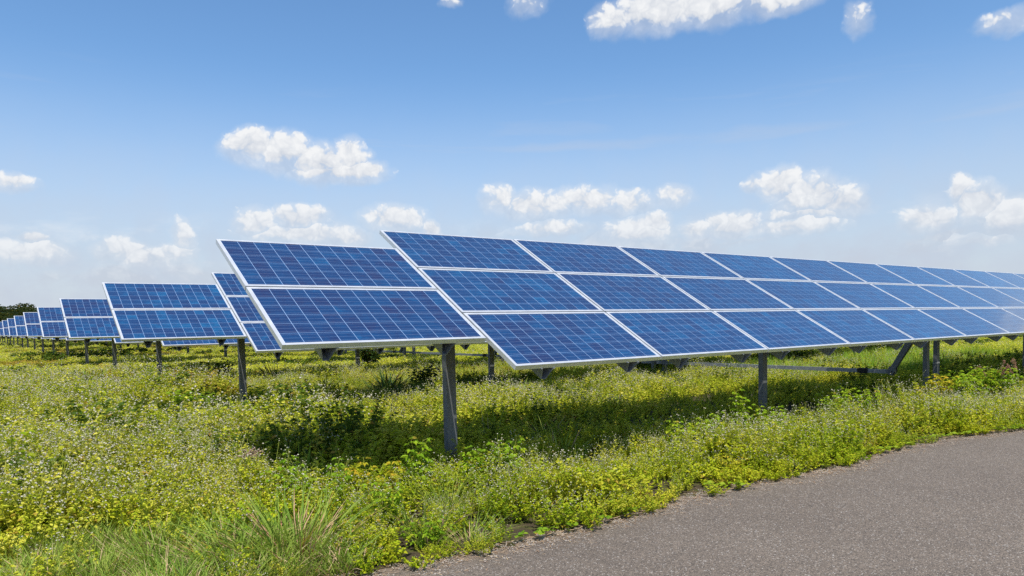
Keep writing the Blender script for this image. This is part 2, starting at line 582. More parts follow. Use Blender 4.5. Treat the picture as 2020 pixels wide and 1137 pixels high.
M_DARKWEED = mat_leaf('dark_weed_leaf', [(0.0, (0.018, 0.045, 0.006)), (0.5, (0.055, 0.110, 0.010)), (1.0, (0.14, 0.20, 0.02))], 0.3, 0.0)
M_OCHRE = mat_leaf('ochre_weed_leaf', [(0.0, (0.19, 0.17, 0.020)), (0.5, (0.44, 0.34, 0.045)), (1.0, (0.56, 0.34, 0.08))], 0.35, 0.0)
M_RUST = mat_plain('reddish_dry_blade', (0.40, 0.20, 0.12), (0.62, 0.42, 0.26), 0.8, 0.2)
M_BUSH = mat_leaf('bush_leaf', [(0.0, (0.10, 0.24, 0.012)), (0.5, (0.28, 0.44, 0.022)), (1.0, (0.52, 0.56, 0.04))], 0.42, 0.0)
M_YELLOWBUSH = mat_leaf('yellowing_leaf', [(0.0, (0.22, 0.33, 0.015)), (0.5, (0.50, 0.46, 0.03)), (1.0, (0.70, 0.33, 0.04))], 0.40, 0.0)
M_VINE = mat_leaf('vine_leaf', [(0.0, (0.12, 0.26, 0.015)), (0.5, (0.25, 0.37, 0.02)), (1.0, (0.38, 0.45, 0.03))], 0.40, 0.0)
M_GRASS = mat_leaf('grass_blade', [(0.0, (0.09, 0.19, 0.025)), (0.5, (0.24, 0.35, 0.05)), (1.0, (0.46, 0.48, 0.12))], 0.35, 0.15)
M_TALLGRASS = mat_leaf('tall_grass_blade', [(0.0, (0.08, 0.20, 0.012)), (0.5, (0.22, 0.37, 0.03)), (1.0, (0.40, 0.48, 0.06))], 0.35, 0.0)
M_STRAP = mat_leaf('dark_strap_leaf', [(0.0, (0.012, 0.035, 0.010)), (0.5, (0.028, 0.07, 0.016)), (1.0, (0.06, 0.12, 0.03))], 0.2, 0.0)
M_DRY = mat_plain('dry_stalk', (0.34, 0.20, 0.12), (0.62, 0.47, 0.28), 0.8, 0.2)
M_STEM = mat_plain('green_stem', (0.20, 0.27, 0.03), (0.38, 0.37, 0.07), 0.7, 0.2)
M_FLOWER = mat_plain('pale_flower', (0.36, 0.34, 0.22), (0.64, 0.60, 0.50), 0.8, 0.25)
M_WHITE = mat_plain('white_flower', (0.72, 0.75, 0.68), (0.88, 0.9, 0.84), 0.7, 0.2)
M_PLUME = mat_plain('reddish_plume', (0.36, 0.17, 0.13), (0.56, 0.34, 0.25), 0.8, 0.35)
M_BROWNHEAD = mat_plain('brown_seedhead', (0.20, 0.12, 0.09), (0.36, 0.25, 0.19), 0.85, 0.1)
M_TREELEAF = mat_leaf('tree_leaf', [(0.0, (0.008, 0.019, 0.009)), (0.5, (0.016, 0.034, 0.012)), (1.0, (0.030, 0.052, 0.017))], 0.15, 0.0)
M_BARK = mat_steel('bark', (0.05, 0.04, 0.03), (0.13, 0.10, 0.08), 0.85, 0.0)

# ------------------------------------------------------------------ the setting: ground, road
EDGE = [(-60, -1.0), (-12, -1.75), (-4, -2.08), (-2.0, -2.14), (-0.9, -2.30), (0.5, -2.28), (1.6, -2.20), (2.3, -2.30), (3.4, -2.48), (4.6, -2.36), (6.0, -2.42), (7.7, -2.85), (10, -3.4), (13, -4.4), (18, -6.6), (26, -11.5), (40, -22)]
EX = np.array([e[0] for e in EDGE])
EY = np.array([e[1] for e in EDGE])


def edge_y(x):
    return np.interp(x, EX, EY)


def build_ground():
    b = MB()
    ring = [0, 12, 30, 70, 150, 320, 700, 1500, 4000]
    n = 48
    pts = [(0, 0, 0)]
    for r in ring[1:]:
        for k in range(n):
            a = 2 * math.pi * k / n
            pts.append((r * math.cos(a), r * math.sin(a), 0))
    q = [(0, 1 + k, 1 + (k + 1) % n, 1 + (k + 1) % n) for k in range(n)]
    for i in range(len(ring) - 2):
        for k in range(n):
            a0 = 1 + i * n + k
            a1 = 1 + i * n + (k + 1) % n
            q.append((a0, a0 + n, a1 + n, a1))
    b.add(pts, q)
    tag(obj('ground', b.mesh('ground', [M_GROUND])), kind='structure')


def build_road():
    xs = np.concatenate([np.arange(-60, -6, 0.5), np.arange(-6, 14, 0.05), np.arange(14, 40, 0.5)])
    jag = 0.035 * np.sin(xs * 7.3) + 0.03 * np.sin(xs * 17.1 + 1) + 0.02 * np.sin(xs * 41.0 + 2) + 0.015 * np.sin(xs * 83.0)
    e = edge_y(xs) + jag
    offs = [0, 0.06, 0.15, 0.28, 0.5, 1.2, 3.5, 7.0]
    rimv = [1.0, 0.85, 0.55, 0.3, 0.12, 0, 0, 0]
    v, rim = [], []
    for i, x in enumerate(xs):
        for o_, r_ in zip(offs, rimv):
            z = 0.004 + 0.012 * min(1, o_ / 0.5)
            v.append((x, e[i] - o_, z))
            rim.append(r_)
    k = len(offs)
    q = []
    for i in range(len(xs) - 1):
        for j in range(k - 1):
            q.append((i * k + j, i * k + j + 1, (i + 1) * k + j + 1, (i + 1) * k + j))
    b = MB()
    b.add(v, q)
    me = b.mesh('road', [M_ASPHALT], True)
    at = me.attributes.new('rim', 'FLOAT', 'POINT')
    at.data.foreach_set('value', np.array(rim, np.float32))
    tag(obj('road', me), kind='structure')


build_ground()
build_road()

# ------------------------------------------------------------------ solar rows
TAU = 0.529823
PITCHR = 7.31832
LM, HM, GAP = 1.956 * 1.0025, 0.992 * 0.9959, 0.02
COL = 1.976 * 1.0025
ZC = 2.0
DEP = 0.045
ct, st_ = math.cos(TAU), math.sin(TAU)


def frame_mesh():
    b = MB()
    w, h, r = LM / 2, HM / 2, 0.030
    # four bars; the long ones run through, the short ones butt between them
    b.box((0, h - r / 2, -DEP / 2), (LM, r, DEP))
    b.box((0, -h + r / 2, -DEP / 2), (LM, r, DEP))
    b.box((w - r / 2, 0, -DEP / 2), (r, HM - 2 * r, DEP - 0.0006))
    b.box((-w + r / 2, 0, -DEP / 2), (r, HM - 2 * r, DEP - 0.0006))
    return b.mesh('panel_frame', [M_FRAME])


def cells_mesh():
    b = MB()
    w, h = LM / 2 - 0.0305, HM / 2 - 0.0305
    b.box((0, 0, -0.0065), (2 * w, 2 * h, 0.007))
    me = b.mesh('cell_sheet', [M_CELL, M_BACK])
    nz = np.zeros(len(me.polygons) * 3)
    me.polygons.foreach_get('normal', nz)
    me.polygons.foreach_set('material_index', (nz.reshape(-1, 3)[:, 2] < 0.5).astype(int))
    return me


def purlin_mesh(half):
    """open folded channel under the panels, tapered ends"""
    b = MB()
    prof = [(-0.088, 0.0), (-0.066, 0.0), (-0.024, -0.125), (0.024, -0.125), (0.066, 0.0), (0.088, 0.0)]
    th = 0.004
    prof2 = [(-0.088, -th), (-0.069, -th), (-0.0275, -0.125 - th), (0.0275, -0.125 - th), (0.069, -th), (0.088, -th)]
    ys = [-half, half]
    v = []
    for y in ys:
        for (x, z) in prof + prof2:
            cut = 0.012 * (-z / 0.12) * (1 if y < 0 else -1)
            v.append((x, y + cut, z))
    n = len(prof)
    q = []
    for j in range(n - 1):
        q.append((j, j + 1, 2 * n + j + 1, 2 * n + j))
        q.append((n + j, 3 * n + j, 3 * n + j + 1, n + j + 1))
        q.append((j, n + j, n + j + 1, j + 1))
        q.append((2 * n + j, 2 * n + j + 1, 3 * n + j + 1, 3 * n + j))
    b.add(v, q)
    return b.mesh('purlin', [M_STEEL])


def post_mesh(H):
    """lipped C section, closed towards the road"""
    b = MB()
    a, d, th, lip = 0.118, 0.08, 0.006, 0.022
    z0, z1 = -0.15, H
    zc, hz = (z0 + z1) / 2, z1 - z0
    b.box((0, -d / 2 + th / 2, zc), (a, th, hz))
    for s in (-1, 1):
        b.box((s * (a / 2 - th / 2), th / 2, zc), (th, d - th, hz))
        b.box((s * (a / 2 - th - lip / 2), d / 2 - th / 2, zc), (lip, th, hz))
    # bearing saddle bolted on top, against the tube's underside
    b.box((0, 0, H + 0.006), (0.15, 0.12, 0.012))
    return b.mesh('support_post', [M_POST])


def band_mesh():
    b = MB()
    for s in (-1, 1):
        b.box((0, s * 0.0425, 0), (0.126, 0.003, 0.012))
        b.box((s * 0.0615, 0, 0), (0.003, 0.082, 0.012))
    return b.mesh('strapping', [M_TAPE])


def tube_mesh(x0, x1):
    b = MB()
    b.box(((x0 + x1) / 2, 0, 0), (x1 - x0, 0.12, 0.12))
    return b.mesh('torque_tube', [M_STEEL])


LEV = 1.60


def lever_mesh():
    b = MB()
    # tapered flat-sided arm hanging from the tube, pin at the bottom
    v = []
    for z, w in ((0.10, 0.075), (-LEV, 0.05)):
        for y in (-w, w):
            for x in (-0.045, 0.045):
                v.append((x, y, z))
    b.add(v, [(0, 1, 3, 2), (4, 6, 7, 5), (0, 4, 5, 1), (2, 3, 7, 6), (0, 2, 6, 4), (1, 5, 7, 3)])
    b.box((0, 0, -LEV), (0.15, 0.05, 0.05))
    for s in (-1, 1):
        b.box((s * 0.052, 0, -LEV + 0.02), (0.012, 0.15, 0.16))
    return b.mesh('lever_arm', [M_POST])


ME_FRAME, ME_CELL = frame_mesh(), cells_mesh()
ME_P3, ME_P2 = purlin_mesh(1.512), purlin_mesh(1.002)
TZ = -0.045 - 0.130 - 0.062                      # tube centre under the panel plane
TUBE_Y, TUBE_Z = -TZ * st_, ZC + TZ * ct
ME_POST = post_mesh(TUBE_Z - 0.075)
ME_BAND = band_mesh()
ME_LEV = lever_mesh()
POSTS = [0.17, 5.95, 11.65, 17.2, 22.9, 28.6]
LEV_X = 11.90

ORD = ['nearest', 'second', 'third', 'fourth', 'fifth', 'sixth', 'seventh', 'eighth', 'ninth', 'tenth', 'eleventh', 'twelfth', 'thirteenth', 'fourteenth', 'fifteenth', 'sixteenth', 'seventeenth', 'eighteenth']
TUBES = {}


def build_row(k):
    ncol = 14 if k <= 1 else 7
    if k == 0:
        lab = 'nearest row of blue solar panels, three high, beside the grassy road verge'
    elif k == 1:
        lab = 'second row of blue solar panels, directly behind the nearest row'
    else:
        lab = '%s row of blue solar panels counting back from the road' % ORD[k]
    r = thing('solar_panel_row', lab, 'solar panels', (0, k * PITCHR, 0), 0, 'rows of tilted blue solar panels')
    rj = np.random.default_rng(100 + k)

    def module(u, s):
        f = obj('solar_panel', ME_FRAME, r, (u, s * ct, ZC + s * st_), (TAU + rj.normal(0, 0.0012), rj.normal(0, 0.0008), 0))
        obj('cell_sheet', ME_CELL, f)

    module(-GAP - LM / 2, (HM + GAP) / 2)
    module(-GAP - LM / 2, -(HM + GAP) / 2)
    for c in range(ncol):
        for s in (1, 0, -1):
            module(c * COL + LM / 2, s * (HM + GAP))
    dz = -DEP - 0.001

    def purlin(u, me):
        obj('purlin', me, r, (u, -dz * st_, ZC + dz * ct), (TAU, 0, 0))
    for c in range(-1, ncol):
        for fr in (0.20, 0.79):
            purlin((c * COL if c >= 0 else -GAP - LM) + fr * LM, ME_P3 if c >= 0 else ME_P2)
    x1 = ncol * COL - 0.3
    if ncol not in TUBES:
        TUBES[ncol] = tube_mesh(-1.75, x1)
    obj('torque_tube', TUBES[ncol], r, (0, TUBE_Y, TUBE_Z), (TAU, 0, 0))
    for i, u in enumerate([p for p in POSTS if p < x1]):
        obj('support_post', ME_POST, r, (u, TUBE_Y, 0), (0, 0, 0))
        if i == 2:
            q = obj('support_post', ME_POST, r, (u + 0.47, TUBE_Y, 0), (0, 0, 0))
            for zz in (0.62, 1.18):
                obj('strapping', ME_BAND, q, (0, 0, zz))
    obj('lever_arm', ME_LEV, r, (LEV_X, TUBE_Y, TUBE_Z), (TAU, 0, 0))


NROW = 18
for k in range(NROW):
    build_row(k)


def build_rod():
    z = TUBE_Z - LEV * ct
    y0 = TUBE_Y + LEV * st_
    r = thing('drive_rod', 'long grey steel rod running beneath the rows, joined to their lever arms', 'steel rod', (LEV_X, y0, z))
    b = MB()
    L = (NROW - 1) * PITCHR
    b.box((0, L / 2 + 0.01, 0), (0.04, L + 0.2, 0.085))
    obj('rod', b.mesh('rod', [M_STEEL]), r)
    c = MB()
    c.box((0, 0, 0), (0.07, 0.16, 0.115))
    c.box((0.0, -0.10, 0), (0.062, 0.03, 0.10))
    c.box((0.0, 0.10, 0), (0.062, 0.03, 0.10))
    for yy in (-0.05, 0.05):
        for zz in (-0.03, 0.03):
            c.box((-0.038, yy, zz), (0.012, 0.022, 0.022))
    me = c.mesh('coupling', [M_DARK])
    for k in range(NROW):
        obj('coupling', me, r, (0, k * PITCHR + 0.62, 0))


build_rod()

# ------------------------------------------------------------------ plants
def unit(a):
    return a / (np.linalg.norm(a, axis=-1, keepdims=True) + 1e-9)


def leaves(b, base, d, length, width, mat=0, fold=0.25, droop=0.25, r=rng, shape='ovate'):
    """ovate leaves folded along the midrib, one island each; base, d: (n,3)"""
    n = len(base)
    d = unit(d)
    side = unit(np.cross(d, np.array([0, 0, 1.0]) + 0.35 * r.normal(size=(n, 3))))
    nrm = np.cross(side, d)
    L = np.broadcast_to(length, (n,))[:, None]
    W = np.broadcast_to(width, (n,))[:, None]
    up_ = nrm * (W * fold)
    tip = base + d * L - np.array([0, 0, 1.0]) * (L * droop)
    a, c = (0.32, 0.70) if shape == 'ovate' else (0.15, 0.5)
    wa, wc = (0.5, 0.36) if shape == 'ovate' else (0.52, 0.42)
    dr1 = np.array([0, 0, 1.0]) * (L * droop * 0.12)
    dr2 = np.array([0, 0, 1.0]) * (L * droop * 0.5)
    l1 = base + d * L * a + side * W * wa + up_ - dr1
    l2 = base + d * L * c + side * W * wc + up_ - dr2
    r1 = base + d * L * a - side * W * wa + up_ - dr1
    r2 = base + d * L * c - side * W * wc + up_ - dr2
    v = np.stack([base, l1, l2, tip, r2, r1], 1).reshape(-1, 3)
    i = np.arange(n)[:, None] * 6
    q = np.stack([i + np.array([0, 1, 2, 3]), i + np.array([0, 3, 4, 5])], 1).reshape(-1, 4)
    b.add(v, q, mat)


def blades(b, base, d, length, width, bend, mat=0, seg=4, r=rng):
    """grass blades: thin tapered ribbons that bend outwards"""
    n = len(base)
    d = unit(d)
    h = unit(np.stack([d[:, 0], d[:, 1], np.zeros(n)], 1) + 1e-4)
    side = unit(np.cross(h, np.array([0, 0, 1.0])) + 0.5 * r.normal(size=(n, 3)) * np.array([1, 1, 0.2]))
    L = np.broadcast_to(length, (n,))
    W = np.broadcast_to(width, (n,))
    B = np.broadcast_to(bend, (n,))
    rows = []
    for k in range(seg + 1):
        f = k / seg
        p = base + d * (L * f)[:, None] + (h * 0.75 - np.array([0, 0, 0.55])) * (L * B * f * f)[:, None]
        w = side * (W * 0.5 * (1 - f ** 1.8) + 0.0004)[:, None]
        rows += [p - w, p + w]
    v = np.stack(rows, 1).reshape(-1, 3)
    m = 2 * (seg + 1)
    i = np.arange(n)[:, None] * m
    q = np.concatenate([i + np.array([2 * k, 2 * k + 1, 2 * k + 3, 2 * k + 2]) for k in range(seg)], 0)
    b.add(v, q, mat)


def puffs(b, c, rad, mat=0, r=rng):
    """small flower heads: a shallow faceted tuft each"""
    n = len(c)
    R = np.broadcast_to(rad, (n,))[:, None]
    t = r.normal(size=(n, 3)) * 0.35 + np.array([0, 0, 1.0])
    t = unit(t)
    s = unit(np.cross(t, np.array([1.0, 0.2, 0.1])))
    u = np.cross(t, s)
    top = c + t * R * 0.7
    bot = c - t * R * 0.6
    v = np.stack([top, c + s * R, c + u * R, c - s * R, c - u * R, bot], 1).reshape(-1, 3)
    i = np.arange(n)[:, None] * 6
    f = [(0, 1, 2, 2), (0, 2, 3, 3), (0, 3, 4, 4), (0, 4, 1, 1), (5, 2, 1, 1), (5, 3, 2, 2), (5, 4, 3, 3), (5, 1, 4, 4)]
    q = np.concatenate([i + np.array(x) for x in f], 0)
    b.add(v, q, mat)


def ribbon(b, p0, p1, w, mat, r):
    """thin straight stems as crossed narrow strips"""
    n = len(p0)
    d = unit(p1 - p0)
    s = unit(np.cross(d, r.normal(size=(n, 3)))) * (w * 0.5)
    v = np.stack([p0 - s, p0 + s, p1 + s * 0.6, p1 - s * 0.6], 1).reshape(-1, 3)
    i = np.arange(n)[:, None] * 4
    b.add(v, i + np.array([0, 1, 2, 3]), mat)


def weed_mesh(seed, h=0.36, rad=0.17, stems=11, leaf=0.042, flowers=True, fl=0.0056, nl=19, nf=4, mat=None):
    """bushy weed: leaning stems, opposite leaves, tufts of tiny pale flowers"""
    r = np.random.default_rng(seed)
    b = MB()
    for s in range(stems):
        a = r.uniform(0, 2 * np.pi)
        q = math.sqrt(r.uniform(0, 1)) * rad
        p0 = np.array([math.cos(a) * q * 0.45, math.sin(a) * q * 0.45, -0.01])
        hh = h * r.uniform(0.62, 1.08)
        p3 = np.array([math.cos(a) * q * 1.3 + r.normal(0, 0.03), math.sin(a) * q * 1.3 + r.normal(0, 0.03), hh])
        f = np.linspace(0, 1, 5)[:, None]
        pts = p0 * (1 - f) + p3 * f
        pts[:, :2] += (np.sin(f * 3.1) * r.normal(0, 0.02, 2))
        ribbon(b, pts[:-1], pts[1:], 0.0045, 1, r)
        t = np.clip(r.uniform(0.12, 1.0, nl) ** 0.75, 0, 0.97)
        base = np.stack([np.interp(t, f[:, 0], pts[:, i]) for i in range(3)], 1)
        ang = r.uniform(0, 2 * np.pi, nl)
        d = np.stack([np.cos(ang), np.sin(ang), r.uniform(-0.1, 0.75, nl)], 1)
        ln = leaf * r.uniform(0.6, 1.25, nl) * (1.15 - 0.5 * t)
        leaves(b, base, d, ln, ln * r.uniform(0.5, 0.68, nl), 0, r=r)
        if flowers:
            m = r.integers(max(1, nf - 3), nf + 3)
            tip = p3 + np.stack([r.normal(0, 0.035, m), r.normal(0, 0.035, m), r.uniform(-0.01, 0.10, m)], 1)
            src = np.repeat(base[np.argsort(t)[-2:]], (m + 1) // 2 + 1, 0)[:m]
            ribbon(b, src, tip, 0.0022, 1, r)
            puffs(b, tip, fl * r.uniform(0.7, 1.3, m), 2, r)
    return b.mesh('weed_clump', [mat or M_LEAF, M_STEM, M_FLOWER])


def far_weed_mesh(seed, size=1.2, h=0.36, nleaf=700, nfl=70, leaf=0.066, fl=0.012, mat=None):
    """a wider, coarser patch of the same weeds for the distance"""
    r = np.random.default_rng(seed)
    b = MB()
    xy = r.uniform(-size / 2, size / 2, (nleaf, 2))
    bump = 0.65 + 0.35 * np.sin(xy[:, 0] * 7 + seed) * np.cos(xy[:, 1] * 6 + 2 * seed)
    z = h * bump * r.uniform(0.25, 1.0, nleaf) ** 0.6
    ang = r.uniform(0, 2 * np.pi, nleaf)
    d = np.stack([np.cos(ang), np.sin(ang), r.uniform(-0.1, 1.0, nleaf)], 1)
    ln = leaf * r.uniform(0.6, 1.3, nleaf)
    leaves(b, np.column_stack([xy, z]), d, ln, ln * 0.55, 0, r=r)
    xy = r.uniform(-size / 2, size / 2, (nfl, 2))
    bump = 0.65 + 0.35 * np.sin(xy[:, 0] * 7 + seed) * np.cos(xy[:, 1] * 6 + 2 * seed)
    puffs(b, np.column_stack([xy, h * bump * r.uniform(0.95, 1.2, nfl)]), fl * r.uniform(0.7, 1.3, nfl), 1, r)
    return b.mesh('far_weed_clump', [mat or M_LEAF, M_FLOWER])


def grass_mesh(seed, n=70, h=0.28, rad=0.09, w=0.006, mat=None, dry=0.15, lean=0.45, bend=0.5):
    r = np.random.default_rng(seed)
    b = MB()
    a = r.uniform(0, 2 * np.pi, n)
    q = np.sqrt(r.uniform(0, 1, n)) * rad
    base = np.stack([np.cos(a) * q, np.sin(a) * q, np.full(n, -0.01)], 1)
    a2 = a + r.normal(0, 0.7, n)
    ln = h * r.uniform(0.5, 1.15, n)
    k = lean * (0.25 + q / rad) * r.uniform(0.5, 1.3, n)
    d = np.stack([np.cos(a2) * k, np.sin(a2) * k, np.ones(n)], 1)
    nd = int(n * (1 - dry))
    blades(b, base[:nd], d[:nd], ln[:nd], w, r.uniform(0.3, 1.2, nd) * bend, 0, r=r)
    if nd < n:
        blades(b, base[nd:], d[nd:] * np.array([1.2, 1.2, 1]), ln[nd:] * 0.85, w * 0.8, r.uniform(0.3, 1.4, n - nd) * bend, 1, r=r)
    return b.mesh('grass_tuft', [mat or M_GRASS, M_DRY])


def scatter(name, protos, P, rotz, tilt, scl, idx):
    """one stuff object: prototypes instanced on points"""
    coll = bpy.data.collections.new(name + '_kinds')
    for i, me in enumerate(protos):
        coll.objects.link(bpy.data.objects.new('%s_kind_%02d' % (name, i), me))
    n = len(P)
    me = bpy.data.meshes.new(name)
    me.vertices.add(n)
    me.vertices.foreach_set('co', np.asarray(P, np.float32).ravel())
    ro = me.attributes.new('turn', 'FLOAT_VECTOR', 'POINT')
    ro.data.foreach_set('vector', np.column_stack([tilt, rotz]).astype(np.float32).ravel())
    sc = me.attributes.new('size', 'FLOAT_VECTOR', 'POINT')
    sc.data.foreach_set('vector', np.asarray(scl, np.float32).ravel())
    ix = me.attributes.new('pick', 'INT', 'POINT')
    ix.data.foreach_set('value', np.asarray(idx, np.int32))
    o = obj(name, me)
    ng = bpy.data.node_groups.new(name, 'GeometryNodeTree')
    ng.interface.new_socket('Geometry', in_out='INPUT', socket_type='NodeSocketGeometry')
    ng.interface.new_socket('Geometry', in_out='OUTPUT', socket_type='NodeSocketGeometry')
    N, L = ng.nodes, ng.links
    gi, go = N.new('NodeGroupInput'), N.new('NodeGroupOutput')
    ip = N.new('GeometryNodeInstanceOnPoints')
    ci = N.new('GeometryNodeCollectionInfo')
    ci.inputs['Collection'].default_value = coll
    ci.inputs['Separate Children'].default_value = True
    ci.inputs['Reset Children'].default_value = True

    def attr(nm, ty):
        a = N.new('GeometryNodeInputNamedAttribute')
        a.data_type = ty
        a.inputs['Name'].default_value = nm
        return a.outputs['Attribute']
    L.new(gi.outputs[0], ip.inputs['Points'])
    L.new(ci.outputs[0], ip.inputs['Instance'])
    ip.inputs['Pick Instance'].default_value = True
    L.new(attr('pick', 'INT'), ip.inputs['Instance Index'])
    e = N.new('FunctionNodeEulerToRotation')
    L.new(attr('turn', 'FLOAT_VECTOR'), e.inputs[0])
    L.new(e.outputs[0], ip.inputs['Rotation'])
    L.new(attr('size', 'FLOAT_VECTOR'), ip.inputs['Scale'])
    L.new(ip.outputs[0], go.inputs[0])
    md = o.modifiers.new('scatter', 'NODES')
    md.node_group = ng
    return o


# smooth pseudo-noise over the field, for clumps and gaps
_ph = rng.uniform(0, 6.28, (3, 8))
_fr = rng.normal(size=(3, 8, 2))


def lump(x, y, scale, k=0):
    s = 0
    for j in range(8):
        s = s + np.sin((x * _fr[k, j, 0] + y * _fr[k, j, 1]) * scale * (1 + 0.35 * j) + _ph[k, j]) / (1 + 0.25 * j)
    return s / 3.2


def sample(r0, r1, dens, a0=math.radians(-2), a1=math.radians(107)):
    """random points in a sector of the field seen from the verge"""
    area = 0.5 * (a1 - a0) * (r1 * r1 - r0 * r0)
    n = int(area * dens)
    r = np.sqrt(rng.uniform(r0 * r0, r1 * r1, n))
    a = rng.uniform(a0, a1, n)
    return CAM.x + r * np.cos(a), CAM.y + r * np.sin(a), r


def lawn(x, y):
    """1 where the foreground is short grass instead of weeds"""
    g = np.clip((-1.75 - x + 0.35 * lump(x, y, 1.3, 1)) / 0.5, 0, 1) * np.clip((0.05 - y + 0.4 * lump(x, y, 1.1, 2)) / 0.6, 0, 1)
    return g


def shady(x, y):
    """panel shadow bands: pale flowers thinned and dark weeds favoured to deepen the shade"""
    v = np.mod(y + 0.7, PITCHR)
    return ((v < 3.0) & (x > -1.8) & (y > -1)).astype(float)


TUSSOCKS = [(-2.20, -1.55, 0.42), (-2.62, -1.42, 0.32), (-3.02, -1.20, 0.28), (-3.55, -0.62, 0.25), (-0.75, -1.25, 0.14), (-1.05, -2.02, 0.2)]


def clear_of_tussocks(x, y):
    k = np.ones(len(x), bool)
    for (a, b, r_) in TUSSOCKS:
        k &= np.hypot(x - a, y - b) > r_
    return k


def rnd(n, tilt=0.12):
    return rng.uniform(0, 6.28, n), rng.normal(0, tilt, (n, 2))


def build_weeds():
    near = [weed_mesh(11 + i, h=0.30 + 0.03 * (i % 3), rad=0.17, stems=14, leaf=0.031 + 0.005 * (i % 2), nl=30, nf=4 + (i % 2)) for i in range(6)]
    near += [weed_mesh(31 + i, h=0.25, rad=0.18, stems=11, leaf=0.037, flowers=False, nl=30) for i in range(3)]
    near_dark = [weed_mesh(241 + i, h=0.36, rad=0.19, stems=12, leaf=0.052, nl=22, flowers=False, mat=M_DARKWEED) for i in range(2)]
    near_dark += [weed_mesh(246, h=0.24, rad=0.2, stems=11, leaf=0.042, nl=22, flowers=False, mat=M_OCHRE)]
    near += [weed_mesh(211 + i, h=0.31 + 0.03 * (i % 3), rad=0.17, stems=13, leaf=0.040 + 0.006 * (i % 2), nl=24, nf=4, mat=M_VERGE) for i in range(4)]
    near += [weed_mesh(231 + i, h=0.25, rad=0.18, stems=12, leaf=0.048, flowers=False, nl=23, mat=M_VERGE) for i in range(3)]
    near += near_dark
    mid = [weed_mesh(51 + i, h=0.36, rad=0.24, stems=11, leaf=0.047, nl=28, nf=4, fl=0.0085) for i in range(5)]
    mid += [weed_mesh(61 + i, h=0.30, rad=0.25, stems=11, leaf=0.052, nl=28, flowers=False) for i in range(2)]
    mid += [weed_mesh(251 + i, h=0.44, rad=0.26, stems=10, leaf=0.075, nl=22, flowers=False, mat=M_DARKWEED) for i in range(3)]
    mid += [weed_mesh(261 + i, h=0.24, rad=0.26, stems=10, leaf=0.055, nl=22, flowers=False, mat=M_OCHRE) for i in range(2)]
    far = [far_weed_mesh(71 + i) for i in range(5)]
    far += [far_weed_mesh(81 + i, nfl=15, h=0.30) for i in range(2)]
    far += [far_weed_mesh(271 + i, nfl=0, h=0.46, leaf=0.10, mat=M_DARKWEED) for i in range(2)]
    far += [far_weed_mesh(281 + i, nfl=0, h=0.26, mat=M_OCHRE) for i in range(1)]
    # near
    x, y, r = sample(1.5, 9.5, 50)
    xe, ye, re_ = sample(9.5, 19, 38, 0, math.radians(40))
    k = ye < edge_y(xe) + 1.5 + 0.5 * lump(xe, ye, 1.0)
    x, y = np.concatenate([x, xe[k]]), np.concatenate([y, ye[k]])
    keep = (y > edge_y(x) - 0.09 + 0.13 * lump(x, y, 2.6)) & (rng.uniform(0, 1, len(x)) > 0.72 * lawn(x, y))
    keep &= (rng.uniform(0, 1, len(x)) < 0.84 + 0.5 * lump(x, y, 1.7, 1)) & clear_of_tussocks(x, y)
    x, y = x[keep], y[keep]
    n = len(x)
    rim = np.clip((y - edge_y(x) - 0.05) / 0.35, 0, 1)
    s = (0.55 + 0.45 * rim) * (1.02 + 0.46 * lump(x, y, 1.4, 2)) * rng.uniform(0.8, 1.2, n)
    s = s * np.where(x > 1.8, 1.15, 1.0) * np.where((x < 0.5) & (y > 2.5), 1.38, np.where(x < 0.5, 1.2, 1.0))
    idx = np.where(rng.uniform(0, 1, n) < np.clip(0.24 - 0.3 * lump(x, y, 0.8), 0.05, 0.6) + 0.35 * (1 - rim) + 0.75 * shady(x, y), rng.integers(6, 9, n), rng.integers(0, 6, n))
    band = np.clip((x + 2.4 + 0.5 * lump(x, y, 1.0)) / 1.2, 0, 1) * np.clip((0.4 - y + 0.5 * lump(x, y, 1.3, 1)) / 1.2, 0, 1)
    vg = rng.uniform(0, 1, n) < 0.85 * band + 0.10
    idx = np.where(vg, np.where(idx < 6, 9 + idx % 4, 13 + idx % 3), idx)
    pd = np.clip(0.7 * (lump(x, y, 1.0, 2) - 0.1), 0, 0.35) * (0.10 + 0.55 * shady(x, y))  # dark-leaved clumps, gathered in the shadow bands so the shade reads deeper
    po = np.clip(1.2 * (lump(x, y, 0.9, 0) - 0.28), 0, 0.45) + 0.02
    u = rng.uniform(0, 1, n)
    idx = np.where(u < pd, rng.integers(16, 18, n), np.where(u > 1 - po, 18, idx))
    rz, ti = rnd(n)
    o = scatter('flowering_weeds', near, np.column_stack([x, y, 0 * x]), rz, ti, np.column_stack([s, s, s * rng.uniform(0.85, 1.15, n)]), idx)
    tag(o, 'yellow-green flowering weeds with tiny pale flowers filling the verge and near field', 'weeds', None, 'stuff')
    # middle distance
    x, y, r = sample(9.5, 27, 15)
    keep = (y > edge_y(x) + 0.25) & (rng.uniform(0, 1, len(x)) < 0.76 + 0.55 * lump(x, y, 1.0, 1))
    x, y = x[keep], y[keep]
    n = len(x)
    s = (1.0 + 0.5 * lump(x, y, 0.9, 2)) * rng.uniform(0.75, 1.2, n) * np.where(x < 1.0, 1.25, 0.85)
    idx = np.where(rng.uniform(0, 1, n) < np.clip(0.3 - 0.4 * lump(x, y, 0.4), 0.08, 0.75) + 0.6 * shady(x, y), rng.integers(5, 7, n), rng.integers(0, 5, n))
    # patches of darker, taller growth (weighted to the row shadows to deepen them) and of low ochre growth
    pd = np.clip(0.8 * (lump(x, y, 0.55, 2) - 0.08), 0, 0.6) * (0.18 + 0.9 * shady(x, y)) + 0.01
    po = np.clip(1.6 * (lump(x, y, 0.42, 0) - 0.10), 0, 0.8)
    u = rng.uniform(0, 1, n)
